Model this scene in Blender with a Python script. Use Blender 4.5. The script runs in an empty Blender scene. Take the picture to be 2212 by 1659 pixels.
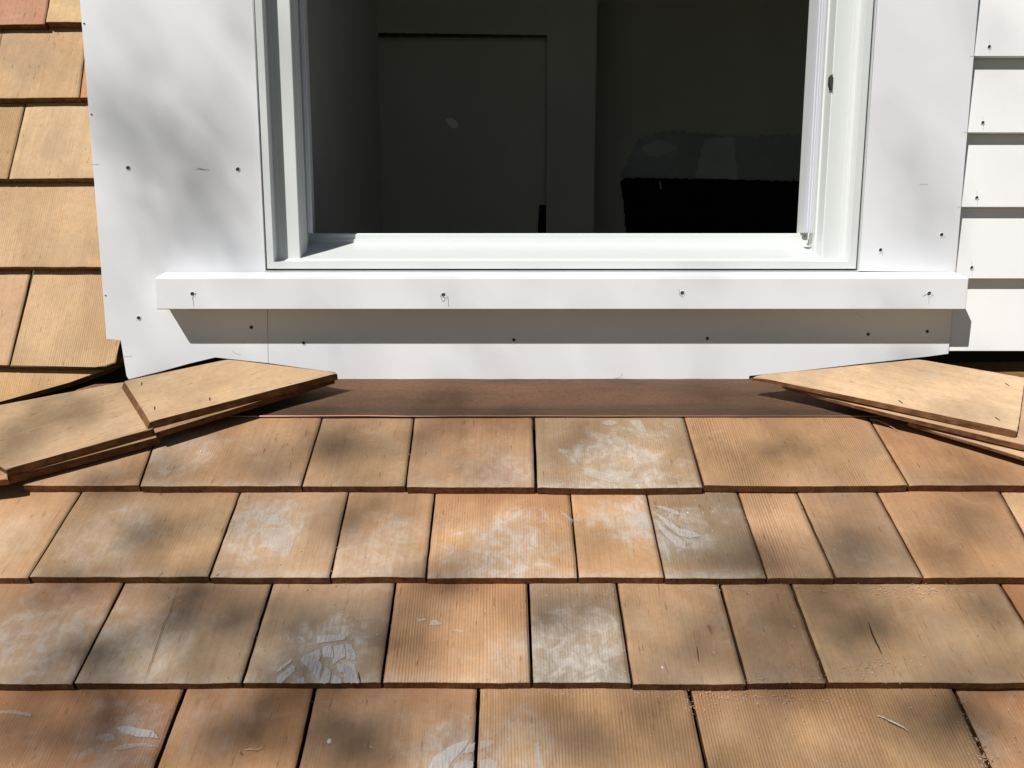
import bpy, bmesh, math, random
from mathutils import Vector, Matrix, noise as mnoise
random.seed(7)
R = math.radians
S = bpy.context.scene
COL = S.collection
# ------------------------------------------------------------------ camera
PITCH = R(9.52); FPX = 1839.0; CX, CY = 1106.0, 829.5      # photo measured on a 2212 x 1659 grid
cam = bpy.data.objects.new('camera', bpy.data.cameras.new('camera')); COL.objects.link(cam)
cam.data.sensor_width = 36.0; cam.data.lens = FPX/2212.0*36.0
cam.data.clip_start = 0.02; cam.data.clip_end = 400
cam.location = (0, 0, 0); cam.rotation_euler = (R(90)-PITCH, 0, 0)
S.camera = cam
# ------------------------------------------------------------------ sky, sun, exposure
SUN = Vector((-.0335, -.045, .0615)).normalized()           # towards the sun
w = bpy.data.worlds.new('World'); S.world = w; w.use_nodes = True
nt = w.node_tree; nt.nodes.clear()
sky = nt.nodes.new('ShaderNodeTexSky'); sky.sky_type = 'NISHITA'; sky.sun_disc = False
sky.sun_elevation = math.asin(SUN.z); sky.sun_rotation = math.atan2(SUN.x, SUN.y) % (2*math.pi)
bg = nt.nodes.new('ShaderNodeBackground'); bg.inputs['Strength'].default_value = 0.05
wo = nt.nodes.new('ShaderNodeOutputWorld')
nt.links.new(sky.outputs[0], bg.inputs[0]); nt.links.new(bg.outputs[0], wo.inputs[0])
sl = bpy.data.lights.new('sun', 'SUN'); sl.energy = 5.0; sl.angle = R(0.53); sl.color = (1.0, .968, .925)
so = bpy.data.objects.new('sun', sl); COL.objects.link(so)
so.rotation_euler = SUN.to_track_quat('Z', 'Y').to_euler(); so.location = SUN*20
S.view_settings.view_transform = 'Standard'; S.view_settings.look = 'None'
S.view_settings.gamma = 1; S.view_settings.exposure = 0.06
S.render.engine = 'CYCLES'; S.render.resolution_x = 1024; S.render.resolution_y = 768

# ------------------------------------------------------------------ geometry helpers
def ray(px, py):
    u = (px-CX)/FPX; v = (CY-py)/FPX
    return Vector((u, math.cos(PITCH)+v*math.sin(PITCH), -math.sin(PITCH)+v*math.cos(PITCH)))
def W(px, py, Y):                                            # point seen at a pixel on the upright plane y = Y
    d = ray(px, py); return d*(Y/d.y)
def onplane(px, py, P, th, up=0.0):                          # point seen at a pixel on a slope th through P, raised by up
    n = Vector((0, -math.sin(th), math.cos(th))); d = ray(px, py)
    return d*(((P + n*up).dot(n))/d.dot(n))
def link(o): COL.objects.link(o); return o
def tag(o, label=None, cat=None, group=None, kind=None):
    if label: o['label'] = label
    if cat: o['category'] = cat
    if group: o['group'] = group
    if kind: o['kind'] = kind
    return o
def thing(name, loc, label, cat, group=None):
    o = bpy.data.objects.new(name, None); link(o); o.location = loc; o.empty_display_size = .05
    return tag(o, label, cat, group)
def wpos(o):
    p = Vector((0, 0, 0)); M = Matrix.Identity(4)
    chain = []
    while o: chain.append(o); o = o.parent
    for q in reversed(chain): M = M @ (Matrix.Translation(q.location) @ q.rotation_euler.to_matrix().to_4x4())
    return M
def obj(name, bm, mats, parent=None, loc=(0, 0, 0), rot=(0, 0, 0), smooth=False, color=None, props=None):
    """mesh given in its own frame; loc / rot are WORLD values, turned into the parent's frame"""
    bmesh.ops.recalc_face_normals(bm, faces=bm.faces)
    me = bpy.data.meshes.new(name); bm.to_mesh(me); bm.free()
    for m in (mats if isinstance(mats, (list, tuple)) else [mats]): me.materials.append(m)
    if smooth:
        for p in me.polygons: p.use_smooth = (p.material_index == 0)
    o = bpy.data.objects.new(name, me); link(o)
    M = Matrix.Translation(Vector(loc)) @ __import__('mathutils').Euler(rot).to_matrix().to_4x4()
    if parent:
        o.parent = parent; M = wpos(parent).inverted() @ M
    o.location = M.to_translation(); o.rotation_euler = M.to_euler()
    if color: o.color = (*color, 1)
    if props:
        for k, v in props.items(): o[k] = v
    return o
def add_box(bm, x0, x1, y0, y1, z0, z1):
    vs = [bm.verts.new((x, y, z)) for x in (x0, x1) for y in (y0, y1) for z in (z0, z1)]
    for f in ((0,1,3,2),(4,6,7,5),(0,4,5,1),(2,3,7,6),(0,2,6,4),(1,5,7,3)): bm.faces.new([vs[i] for i in f])
def box(*a):
    bm = bmesh.new(); add_box(bm, *a); return bm
def prism_y(pts, y0, y1, bev=0.0):                           # (x, z) outline, front face at y0
    bm = bmesh.new()
    a = [bm.verts.new((x, y0, z)) for x, z in pts]; b = [bm.verts.new((x, y1, z)) for x, z in pts]
    ff = bm.faces.new(a); bm.faces.new(b[::-1]); n = len(pts)
    for i in range(n): bm.faces.new((a[i], b[i], b[(i+1) % n], a[(i+1) % n]))
    if bev: bmesh.ops.bevel(bm, geom=list(ff.edges), offset=bev, segments=2, affect='EDGES', profile=.6)
    return bm
def prism_z(pts, z0, z1, bm=None):                           # (x, y) outline
    bm = bm or bmesh.new()
    a = [bm.verts.new((x, y, z0)) for x, y in pts]; b = [bm.verts.new((x, y, z1)) for x, y in pts]
    bm.faces.new(a); bm.faces.new(b[::-1]); n = len(pts)
    for i in range(n): bm.faces.new((a[i], b[i], b[(i+1) % n], a[(i+1) % n]))
    return bm
def prism_x(pts, x0, x1, bev=0.0, seg=3):                    # (y, z) outline
    bm = bmesh.new()
    a = [bm.verts.new((x0, y, z)) for y, z in pts]; b = [bm.verts.new((x1, y, z)) for y, z in pts]
    bm.faces.new(a); bm.faces.new(b[::-1]); n = len(pts)
    for i in range(n): bm.faces.new((a[i], b[i], b[(i+1) % n], a[(i+1) % n]))
    if bev: bmesh.ops.bevel(bm, geom=list(bm.edges), offset=bev, segments=seg, affect='EDGES')
    return bm
def tube(bm, pts, r0, r1=None, n=6):
    r1 = r0 if r1 is None else r1; rings = []
    for i, p in enumerate(pts):
        p = Vector(p); t = (Vector(pts[min(i+1, len(pts)-1)])-Vector(pts[max(i-1, 0)])).normalized()
        a = t.orthogonal().normalized(); b = t.cross(a); r = r0+(r1-r0)*i/(len(pts)-1)
        rings.append([bm.verts.new(p+(a*math.cos(2*math.pi*k/n)+b*math.sin(2*math.pi*k/n))*r) for k in range(n)])
    for i in range(len(rings)-1):
        for k in range(n): bm.faces.new((rings[i][k], rings[i][(k+1) % n], rings[i+1][(k+1) % n], rings[i+1][k]))
    bm.faces.new(rings[0]); bm.faces.new(rings[-1][::-1])

# ------------------------------------------------------------------ materials
def lin(c):
    f = lambda v: (v/255/12.92) if v/255 <= .04045 else ((v/255+.055)/1.055)**2.4
    q = [f(v) for v in c]; g = sum(q)/3
    return tuple(v*.90+g*.10 for v in q)
class NT:
    def __init__(s, name):
        s.m = bpy.data.materials.new(name); s.m.use_nodes = True; s.t = s.m.node_tree; s.t.nodes.clear()
        s.out = s.t.nodes.new('ShaderNodeOutputMaterial'); s.b = s.t.nodes.new('ShaderNodeBsdfPrincipled')
        s.t.links.new(s.b.outputs[0], s.out.inputs[0])
    def n(s, typ, **kw):
        o = s.t.nodes.new('ShaderNode'+typ)
        for k, v in kw.items(): setattr(o, k, v)
        return o
    def l(s, a, b): s.t.links.new(a, b)
    def put(s, sock, v):
        if v is None: return
        if isinstance(v, bpy.types.NodeSocket): s.l(v, sock)
        else: sock.default_value = v
    def math(s, op, a, b=None, c=None, clamp=False):
        o = s.n('Math', operation=op, use_clamp=clamp)
        for i, v in enumerate((a, b, c)): s.put(o.inputs[i], v)
        return o.outputs[0]
    def mix(s, f, a, b, blend='MIX'):
        o = s.n('Mix', data_type='RGBA', blend_type=blend)
        s.put(o.inputs[0], f)
        for i, v in ((6, a), (7, b)):
            s.put(o.inputs[i], (*v, 1) if isinstance(v, tuple) and len(v) == 3 else v)
        return o.outputs[2]
    def obj_coord(s, rand=True):
        tc = s.n('TexCoord'); v = tc.outputs['Object']
        if rand:
            oi = s.n('ObjectInfo'); m = s.math('MULTIPLY', oi.outputs['Random'], 37.0)
            cb = s.n('CombineXYZ'); [s.l(m, cb.inputs[i]) for i in range(3)]
            va = s.n('VectorMath', operation='ADD'); s.l(v, va.inputs[0]); s.l(cb.outputs[0], va.inputs[1]); v2 = va.outputs[0]
            return v, v2
        return v, v
    def scale(s, v, sc):
        o = s.n('VectorMath', operation='MULTIPLY'); s.l(v, o.inputs[0]); o.inputs[1].default_value = sc; return o.outputs[0]
    def noise(s, v, sc, detail=4, rough=.55, dist=0.0):
        o = s.n('TexNoise'); s.l(v, o.inputs['Vector']); o.inputs['Scale'].default_value = sc
        o.inputs['Detail'].default_value = detail; o.inputs['Roughness'].default_value = rough
        o.inputs['Distortion'].default_value = dist; return o.outputs['Fac']
    def ramp(s, f, lo, hi, a=0.0, b=1.0):
        o = s.n('MapRange', interpolation_type='SMOOTHSTEP'); s.put(o.inputs[0], f)
        s.put(o.inputs[1], lo); s.put(o.inputs[2], hi); s.put(o.inputs[3], a); s.put(o.inputs[4], b); return o.outputs[0]
    def attr(s, name): return s.n('Attribute', attribute_type='OBJECT', attribute_name=name).outputs['Fac']
    def bump(s, h, strength, dist=.001):
        o = s.n('Bump'); s.put(o.inputs['Height'], h); s.put(o.inputs['Strength'], strength); o.inputs['Distance'].default_value = dist
        s.l(o.outputs[0], s.b.inputs['Normal'])
    def fin(s, col=None, rough=None, metal=None, spec=None):
        s.put(s.b.inputs['Base Color'], (*col, 1) if isinstance(col, tuple) and len(col) == 3 else col)
        s.put(s.b.inputs['Roughness'], rough); s.put(s.b.inputs['Metallic'], metal)
        s.put(s.b.inputs['Specular IOR Level'], spec); return s.m

def wood_face(name):
    t = NT(name); raw, v = t.obj_coord()
    oi = t.n('ObjectInfo'); base = oi.outputs['Color']
    sep = t.n('SeparateXYZ'); t.l(raw, sep.inputs[0])
    # ridged grain running up the shingle
    wob = t.noise(t.scale(v, (6, 1.2, 1)), 1.0, 3)
    fine = t.noise(t.scale(v, (420, 5, 5)), 1.0, 3, .6)
    mid = t.noise(t.scale(v, (70, 2.0, 2)), 1.0, 3, .6)
    xx = t.math('ADD', t.math('MULTIPLY', sep.outputs[0], 6.283/.0036), t.math('MULTIPLY', wob, 55.0))
    rid = t.math('MULTIPLY_ADD', t.math('SINE', xx), .5, .5)
    rid = t.math('POWER', rid, 2.2)
    g = t.attr('grain')
    ridm = t.math('MULTIPLY', t.math('MULTIPLY', rid, g), t.ramp(t.noise(t.scale(v, (14, 5, 1)), 1.0, 2), .36, .62, .15, 1))
    # broad tonal patches
    p1 = t.noise(t.scale(v, (9, 6, 6)), 1.0, 5, .6, .6)
    p2 = t.noise(t.scale(v, (22, 10, 10)), 1.0, 6, .65, 1.2)
    c = t.mix(t.ramp(p1, .3, .72, 0, .55), base, t.mix(1.0, base, (.62, .60, .60), 'MULTIPLY'))
    c = t.mix(t.ramp(p2, .45, .75, 0, .45), c, t.mix(1.0, base, (1.28, 1.2, 1.12), 'MULTIPLY'))
    grey = t.noise(t.scale(v, (7, 9, 5)), 1.0, 4, .6, .4)
    c = t.mix(t.math('MULTIPLY', t.ramp(grey, .42, .7), t.attr('grey')), c, (.235, .205, .160))
    # reddish heartwood towards the sheltered top
    h = t.ramp(t.math('ADD', t.math('DIVIDE', sep.outputs[1], t.attr('len')), t.math('MULTIPLY', t.math('SUBTRACT', p1, .5), .9)), .52, 1.0)
    c = t.mix(t.math('MULTIPLY', h, t.attr('orange')), c, (.35, .175, .085))
    # grain colour
    c = t.mix(t.math('MULTIPLY', ridm, .62), c, t.mix(1.0, base, (.40, .28, .20), 'MULTIPLY'))
    c = t.mix(t.ramp(fine, .42, .72, 0, .24), c, t.mix(1.0, base, (.50, .40, .32), 'MULTIPLY'))
    c = t.mix(t.ramp(mid, .55, .78, 0, .18), c, t.mix(1.0, base, (.68, .50, .38), 'MULTIPLY'))
    mot = t.noise(v, 130, 5, .7); c = t.mix(t.ramp(mot, .40, .70, 0, .30), c, t.mix(1.0, base, (.60, .52, .46), 'MULTIPLY'))
    blo = t.noise(t.scale(v, (16, 22, 10)), 1.0, 5, .65, .8); c = t.mix(t.ramp(blo, .55, .72, 0, .35), c, t.mix(.45, base, (.46, .40, .33)))
    pit = t.noise(t.scale(v, (260, 38, 20)), 1.0, 2, .5); c = t.mix(t.ramp(pit, .66, .74, 0, .55), c, t.mix(1.0, base, (.34, .24, .17), 'MULTIPLY'))
    # chalky white smears
    dx = t.math('SUBTRACT', sep.outputs[0], t.attr('cx')); dy = t.math('SUBTRACT', sep.outputs[1], t.attr('cy'))
    dd = t.math('SQRT', t.math('ADD', t.math('MULTIPLY', dx, dx), t.math('MULTIPLY', dy, dy)))
    near = t.ramp(t.math('DIVIDE', dd, t.attr('cr')), .25, 1.15, 1, 0)
    n1 = t.noise(t.scale(v, (22, 24, 20)), 1.0, 6, .62, .7)
    n2 = t.noise(t.scale(v, (300, 26, 20)), 1.0, 3, .6, .3)
    n4 = t.noise(t.scale(v, (60, 46, 20)), 1.0, 6, .7, .9)
    m = t.math('ADD', t.math('MULTIPLY', near, .34), n1)
    soft = t.ramp(m, .55, .86)
    brk = t.ramp(t.math('ADD', t.math('MULTIPLY', n2, .22), t.math('MULTIPLY', n4, .85)), .42, .70, .22, 1)
    ch = t.math('MULTIPLY', t.math('MULTIPLY', soft, brk), t.attr('chalk'), clamp=True)
    edge = t.ramp(t.math('ADD', sep.outputs[1], t.math('MULTIPLY', n1, .02)), .010, .030, 1, 0)
    ch = t.math('MAXIMUM', ch, t.math('MULTIPLY', t.math('MULTIPLY', edge, brk), t.math('MULTIPLY', t.attr('chalk'), .8)))
    ch = t.math('MULTIPLY', ch, t.math('SUBTRACT', 1.0, t.math('MULTIPLY', ridm, .4)), clamp=True)
    c = t.mix(t.math('MULTIPLY', ch, .72), c, (.56, .54, .50))
    # pale rub marks and specks everywhere
    n3 = t.noise(t.scale(v, (30, 110, 20)), 1.0, 5, .7, 3.0)
    c = t.mix(t.ramp(n3, .64, .80, 0, .40), c, t.mix(.5, base, (.6, .55, .48)))
    sp = t.noise(v, 900, 2, .5)
    c = t.mix(t.ramp(sp, .70, .78, 0, .55), c, (.62, .50, .38))
    hgt = t.math('ADD', t.math('MULTIPLY', rid, t.math('MULTIPLY', g, -.8)), t.math('MULTIPLY', fine, .5))
    hgt = t.math('ADD', hgt, t.math('MULTIPLY', t.noise(v, 350, 4, .6), .35))
    t.bump(hgt, .55, .0006)
    return t.fin(c, .78, 0, .25)
def wood_end(name):
    t = NT(name); raw, v = t.obj_coord(); base = t.n('ObjectInfo').outputs['Color']
    f = t.noise(t.scale(v, (500, 20, 120)), 1.0, 3, .7); g = t.noise(v, 60, 4)
    c = t.mix(1.0, base, (.32, .22, .165), 'MULTIPLY')
    c = t.mix(t.ramp(f, .4, .68, 0, .8), c, t.mix(1.0, base, (.13, .07, .045), 'MULTIPLY'))
    c = t.mix(t.ramp(g, .4, .7, 0, .5), c, t.mix(1.0, base, (.6, .44, .34), 'MULTIPLY'))
    t.bump(t.math('ADD', f, t.noise(v, 700, 3)), .8, .001)
    return t.fin(c, .85, 0, .2)
def paint(name, col, rough=.5, spec=.35, dirt=.06):
    t = NT(name); raw, v = t.obj_coord()
    a = t.noise(t.scale(v, (3, 3, 9)), 1.0, 5, .6); b = t.noise(v, 40, 5, .65, .5)
    c = t.mix(t.ramp(a, .35, .75, 0, dirt*1.6), col, tuple(x*.72 for x in col))
    c = t.mix(t.ramp(b, .58, .8, 0, dirt*2), c, tuple(x*.78 for x in col))
    sp = t.noise(v, 260, 2, .5); c = t.mix(t.ramp(sp, .745, .80, 0, .35), c, (.25, .25, .25))
    t.bump(t.noise(v, 420, 3, .6), .12, .0004)
    return t.fin(c, rough, 0, spec)
def plain(name, col, rough=.7, var=.3, sc=20, metal=0, spec=.4, bump=.2):
    t = NT(name); raw, v = t.obj_coord(); a = t.noise(v, sc, 5, .6)
    c = t.mix(t.ramp(a, .3, .7, 0, var), col, tuple(x*.5 for x in col)); t.bump(t.noise(v, sc*12, 3), bump, .0006)
    return t.fin(c, rough, metal, spec)
M_FACE = wood_face('cedar_face'); M_END = wood_end('cedar_end_grain')
M_TRIM = paint('white_trim_paint', (.765, .772, .795), dirt=.09)
M_SIDE = paint('white_siding_paint', (.81, .805, .80))
M_VINYL = paint('window_vinyl', (.655, .68, .668), .38, .5, .02)
M_BEAD = paint('glazing_strip_vinyl', (.60, .61, .66), .75, .15, .02)
M_HOLE = plain('drilled_hole_dark', (.035, .033, .032), .8, .3, 300)
M_PENCIL = plain('pencil_graphite', (.16, .16, .165), .6, .4, 500)
M_FELT = plain('black_felt_paper', (.028, .024, .021), .9, .4, 12)  # felt kept near black, so the deep shade of gaps is in its colour
M_DECK = plain('roof_deck_wood', (.055, .035, .02), .9, .4, 15)
M_GASKET = plain('grey_gasket', (.045, .047, .05), .6, .3, 80)
M_METAL = plain('grey_bracket_metal', (.22, .21, .20), .5, .4, 200, .4)
def copper(name, bright=False):
    t = NT(name); raw, v = t.obj_coord()
    a = t.noise(t.scale(v, (3, 14, 14)), 1.0, 6, .65, .8); b = t.noise(t.scale(v, (1.2, 40, 40)), 1.0, 5, .65, 1.0)
    base = (.85, .52, .42) if bright else (.38, .205, .125)
    c = t.mix(t.ramp(a, .3, .72, 0, .85), base, (.80, .46, .36) if bright else (.20, .135, .085))
    sepc = t.n('SeparateXYZ'); t.l(raw, sepc.inputs[0])
    if not bright:
        low = t.ramp(t.math('ADD', sepc.outputs[1], t.math('MULTIPLY', t.math('SUBTRACT', b, .5), .05)), .012, .034, 1, 0)
        c = t.mix(t.math('MULTIPLY', low, .55), c, (.14, .105, .08))
        c = t.mix(t.ramp(b, .55, .72, 0, .5), c, (.46, .27, .16)); c = t.mix(t.ramp(t.noise(t.scale(v, (2.2, 9, 9)), 1.0, 4, .6), .50, .68, 0, .55), c, (.13, .095, .065))
        c = t.mix(t.ramp(t.noise(v, 1100, 2, .5), .72, .79, 0, .7), c, (.6, .5, .42))
    if not bright:
        sc_ = t.noise(t.scale(v, (60, 420, 60)), 1.0, 4, .7); c = t.mix(t.ramp(sc_, .56, .74, 0, .4), c, (.50, .30, .19))
        c = t.mix(t.ramp(t.noise(v, 160, 6, .75), .45, .68, 0, .5), c, (.17, .105, .065))
    t.bump(t.math('ADD', a, t.noise(v, 500, 3)), .2, .0008)
    return t.fin(c, .42 if bright else t.ramp(b, .3, .7, .38, .58), .75 if bright else .3, .5)
M_HEM_HIGHLIGHT = plain('rubbed_copper_edge', (.62, .34, .24), .35, .7, 9, .6, .5, .1)  # paler copper; the highlight along the folded lip is in this colour
M_COPPER = copper('weathered_copper'); M_COPPER_NEW = copper('bright_copper', True)

# ------------------------------------------------------------------ front (apron) roof: shingle surfaces
TH = R(24.7)                                                 # tilt of each shingle face
NF = Vector((0, -math.sin(TH), math.cos(TH)))
flash_edge = W(1106, 898, 1.3057)                            # where the copper's lower edge lies
P1 = flash_edge - NF*.0035
rows = []                                                    # (point on the surface, butt pixel row, top pixel row)
P = P1
for yb, ybot, ytop in ((1050, 1066, 897), (1247.5, 1263, 1067), (1476, 1491.5, 1263), (1725, 1741, 1491)):
    B = onplane(CX, yb, P, TH)
    d = ray(CX, ybot); k = (B-(B-NF*.0)).length
    lo, hi = 0.002, .03                                      # butt thickness that makes its lower edge show at ybot
    for _ in range(40):
        mid = (lo+hi)/2; b = B-NF*mid
        y = CY-FPX*((b.z*math.cos(PITCH)+b.y*math.sin(PITCH))/(b.y*math.cos(PITCH)-b.z*math.sin(PITCH)))
        if y < ybot: lo = mid
        else: hi = mid
    rows.append((P.copy(), yb, ytop, mid, B)); P = B-NF*mid
print('butts', [round(r[3]*1000, 1) for r in rows], [tuple(round(c, 3) for c in r[4]) for r in rows])

def shingle(parent, quad, P, th, thick, tint, grain=.3, orange=.3, chalk=.0, spot=None, grey=.3, gapL=.0011, gapR=.0011,
            dz=0.0, over=.035, name='shingle', label=None, crack=None, bow=0.0):
    """quad = pixels bl, br, tr, tl of the exposed face on the slope th through P"""
    n = Vector((0, -math.sin(th), math.cos(th))); P = P+n*dz
    bl, br, tr, tl = [onplane(x, y, P, th) for x, y in quad]
    u = Vector((0, math.cos(th), math.sin(th))); org = bl.copy()
    loc = lambda p: ((p-org).x, (p-org).dot(u))
    (x0, s0), (x1, s1), (x2, s2), (x3, s3) = map(loc, (bl, br, tr, tl))
    L = (s2+s3)/2; Ltot = L+over; seed = random.random()*100
    xl = lambda s: x0+(x3-x0)*s/max(s3-s0, 1e-4)+gapL+.0009*(mnoise.noise((seed, s*60, 3)))
    xr = lambda s: x1+(x2-x1)*s/max(s2-s1, 1e-4)-gapR-.0009*(mnoise.noise((seed, s*60, 9)))
    wd = x1-x0; nx = max(6, int(wd/.006)); ny = 12
    svals = [0.0, .0004, .0016]+[.0016+(Ltot-.0016)*(i/ny) for i in range(1, ny+1)]
    bm = bmesh.new(); grid = []
    cup = random.uniform(-.0012, .0012)
    for j, s in enumerate(svals):
        row = []
        for i in range(nx+1):
            f = i/nx; a = xl(s); b = xr(s); x = a+(b-a)*f
            be = s0+(s1-s0)*f + .0009*mnoise.noise((seed+x*28, .3, .7)) + .0004*mnoise.noise((seed+x*190, 5, .7)) + bow*4*f*(1-f)
            z = cup*(4*f*(1-f)-.5)*max(0, 1-s/Ltot)+.0005*mnoise.noise((x*30, s*12, seed))
            z -= (.0007, .0002, 0.0)[j] if j < 3 else 0.0
            ee = min((x-a), (b-x)); z -= .0006*max(0, 1-ee/.0012)
            row.append(bm.verts.new((x, s+be*max(0, 1-s/Ltot), z)))
        grid.append(row)
    low = [bm.verts.new((v.co.x, v.co.y+.0008, -thick+.0004)) for v in grid[0]]
    lowt = [bm.verts.new((v.co.x, v.co.y, -.0035)) for v in grid[-1]]
    for j in range(len(svals)-1):
        for i in range(nx): bm.faces.new((grid[j][i], grid[j][i+1], grid[j+1][i+1], grid[j+1][i]))
    def end(f): f.material_index = 1
    for i in range(nx):
        end(bm.faces.new((low[i], low[i+1], grid[0][i+1], grid[0][i])))
        end(bm.faces.new((grid[-1][i], grid[-1][i+1], lowt[i+1], lowt[i])))
        end(bm.faces.new((low[i], lowt[i], lowt[i+1], low[i+1])))
    for k in (0, nx):
        end(bm.faces.new([g[k] for g in grid]+[lowt[k], low[k]]))
    fac = FACT
    col = tuple(c/fac for c in lin(tint))
    pr = dict(grain=float(grain), orange=float(orange), chalk=float(chalk), grey=float(grey), len=float(L), cx=0.0, cy=0.0, cr=.001)
    if spot:
        q = onplane(spot[0], spot[1], P, th); sx, sy = loc(q); pr.update(cx=sx, cy=sy, cr=spot[2])
    o = obj(name, bm, [M_FACE, M_END], parent, org, (th, 0, 0), True, col, pr)
    if label: o['label'] = label
    return o
FACT = .965
roof = thing('shingled_roof', (0, 1.2, -.45), 'low sloped cedar shingle roof under the window, dusted with chalk and sawdust', 'roof')
# joints: pixel x at (top, butt) of every course, from left to right
J = [
 [(196, 45), (353.5, 301), (698, 652), (895.6, 876.6), (1153, 1158), (1476, 1519.7), (1873, 1963), (2215, 2330)],
 [(-60, -195), (174, 61.7), (517.7, 451.7), (752.3, 713.3), (939.7, 920), (1231.7, 1249), (1396.7, 1435.7), (1594.7, 1657.4), (1723, 1804.7), (1896.4, 1994.7), (2163, 2262), (2330, 2440)],
 [(-80, -230), (266.7, 158), (588, 523), (854, 824.7), (1141.3, 1149), (1332.3, 1365.7), (1554.7, 1614), (1709, 1787.4), (2161.4, 2293), (2400, 2550)],
 [(-120, -260), (399.3, 310), (680, 628), (1034, 1024), (1489, 1542), (2061.4, 2169), (2400, 2540)],
]
T = [
 [((200,155,105),.35,.2,.35,(210,1010,.07),.2), ((176,138,100),.45,.25,.45,(380,985,.08),.4), ((166,134,98),.4,.15,.15,None,.6), ((172,132,96),.1,.35,.45,(1080,1030,.09),.35), ((172,146,114),.5,.05,.95,(1340,1000,.11),.5), ((192,150,104),.85,.25,.1,None,.25), ((176,128,86),.25,.6,.15,None,.3)],
 [((212,168,118),.2,.35,.3,(0,1180,.08),.1), ((186,152,112),.45,.2,.5,(240,1170,.09),.45), ((184,152,120),.1,.2,.8,(570,1140,.08),.4), ((188,150,112),.1,.35,.55,(810,1200,.09),.35), ((212,166,120),.6,.8,1.0,(1090,1190,.10),.0), ((206,160,112),.2,.3,.9,(1370,1120,.07),.1), ((160,134,104),.45,.1,.8,(1465,1150,.06),.6), ((206,164,124),.9,.15,.1,None,.1), ((168,136,104),.2,.3,.15,None,.45), ((192,144,98),.15,.4,.1,None,.2), ((222,182,138),.1,.1,.0,None,.0)],
 [((176,144,114),.1,.7,.65,(100,1400,.11),.4), ((172,146,118),.1,.35,.6,(300,1400,.10),.45), ((174,148,120),.1,.25,1.0,(700,1420,.075),.45), ((208,160,114),.95,.5,.6,(1130,1440,.07),.1), ((160,140,116),.5,.15,1.0,(1240,1420,.10),.55), ((190,154,116),.3,.2,.2,(1430,1440,.03),.3), ((170,138,104),.15,.2,.2,(1680,1460,.04),.5), ((188,154,114),.15,.25,.2,(1790,1460,.06),.4), ((180,118,70),.1,.6,.1,None,.0)],
 [((188,136,96),.45,.9,.6,(260,1600,.07),.35), ((206,150,98),.15,.6,.3,(440,1560,.08),.1), ((176,138,104),.2,.7,.7,(990,1630,.07),.4), ((196,154,108),.85,.3,.5,(1120,1620,.07),.2), ((190,150,104),.95,.4,.15,None,.3), ((190,140,94),.45,.6,.5,(2110,1610,.04),.2)],
]
LBL = {(0,4):'pale greenish shingle with chalk smudges along its lower edge', (0,5):'wide shingle with strong ridged grain',
       (0,3):'shingle with brown water streaks', (1,4):'shingle with a large round chalk print', (1,2):'shingle with a chalky boot print',
       (1,7):'narrow ridged shingle', (2,2):'shingle with a white boot tread mark', (2,3):'orange ridged shingle with chalk corner',
       (2,4):'grey shingle covered in white chalk', (2,1):'shingle with a thin crack', (3,4):'wide ridged shingle holding a white wood curl'}
for r, (Pr, yb, ytop, thick, B) in enumerate(rows):
    for i in range(len(J[r])-1):
        (tl_, bl_), (tr_, br_) = J[r][i], J[r][i+1]
        tint, grain, orange, chalk, spot, grey = T[r][i]
        tint = tuple((.66*a_+.34*b_)*.965 for a_, b_ in zip(tint, (184, 146, 103)))
        g = [.0013, .0013]
        if r == 0 and i == 3: g[1] = .0024
        if r == 0 and i == 4: g[0] = .0022
        if r == 3: g = [.0022, .0022]
        if r == 2: g = [.0017, .0017]
        dz = -.006 if (r, i) == (3, 5) else (-.002 if (r, i) in ((2, 8), (1, 10)) else random.uniform(-.0013, .0006))
        jb = random.uniform(-2.6, 2.6)
        shingle(roof, [(bl_, yb+jb), (br_, yb+jb), (tr_, ytop), (tl_, ytop)], Pr, TH, thick-.0006, tint, grain, orange, chalk, spot, grey,
                g[0], g[1], dz, label=LBL.get((r, i)), bow=-.002 if (r, i) in ((0, 4), (0, 5)) else 0.0)
# powdery prints lying on the shingles
tc_ = NT('chalk_powder'); raw_, v_ = tc_.obj_coord()
st_ = tc_.noise(tc_.scale(raw_, (420, 60, 60)), 1.0, 4, .65); bl_n = tc_.noise(raw_, 45, 5, .65)
al_ = tc_.ramp(tc_.math('ADD', tc_.math('MULTIPLY', st_, .75), tc_.math('MULTIPLY', bl_n, .3)), .34, .62, .26, .74)
cov_ = tc_.n('Attribute', attribute_type='GEOMETRY', attribute_name='cover').outputs['Fac']
cv_ = tc_.ramp(tc_.math('ADD', cov_, tc_.math('MULTIPLY', tc_.math('SUBTRACT', tc_.math('ADD', tc_.math('MULTIPLY', st_, .6), tc_.math('MULTIPLY', bl_n, .4)), .5), 1.9)), .12, .95)
tc_.l(tc_.math('MULTIPLY', tc_.math('MULTIPLY', al_, tc_.attr('amount')), cv_, clamp=True), tc_.b.inputs['Alpha'])
M_CHALK = tc_.fin((.64, .62, .60), .95, 0, .1)
def zz_(x, y): return (603.5+x/13.44, 1371.5+y/13.44)
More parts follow.
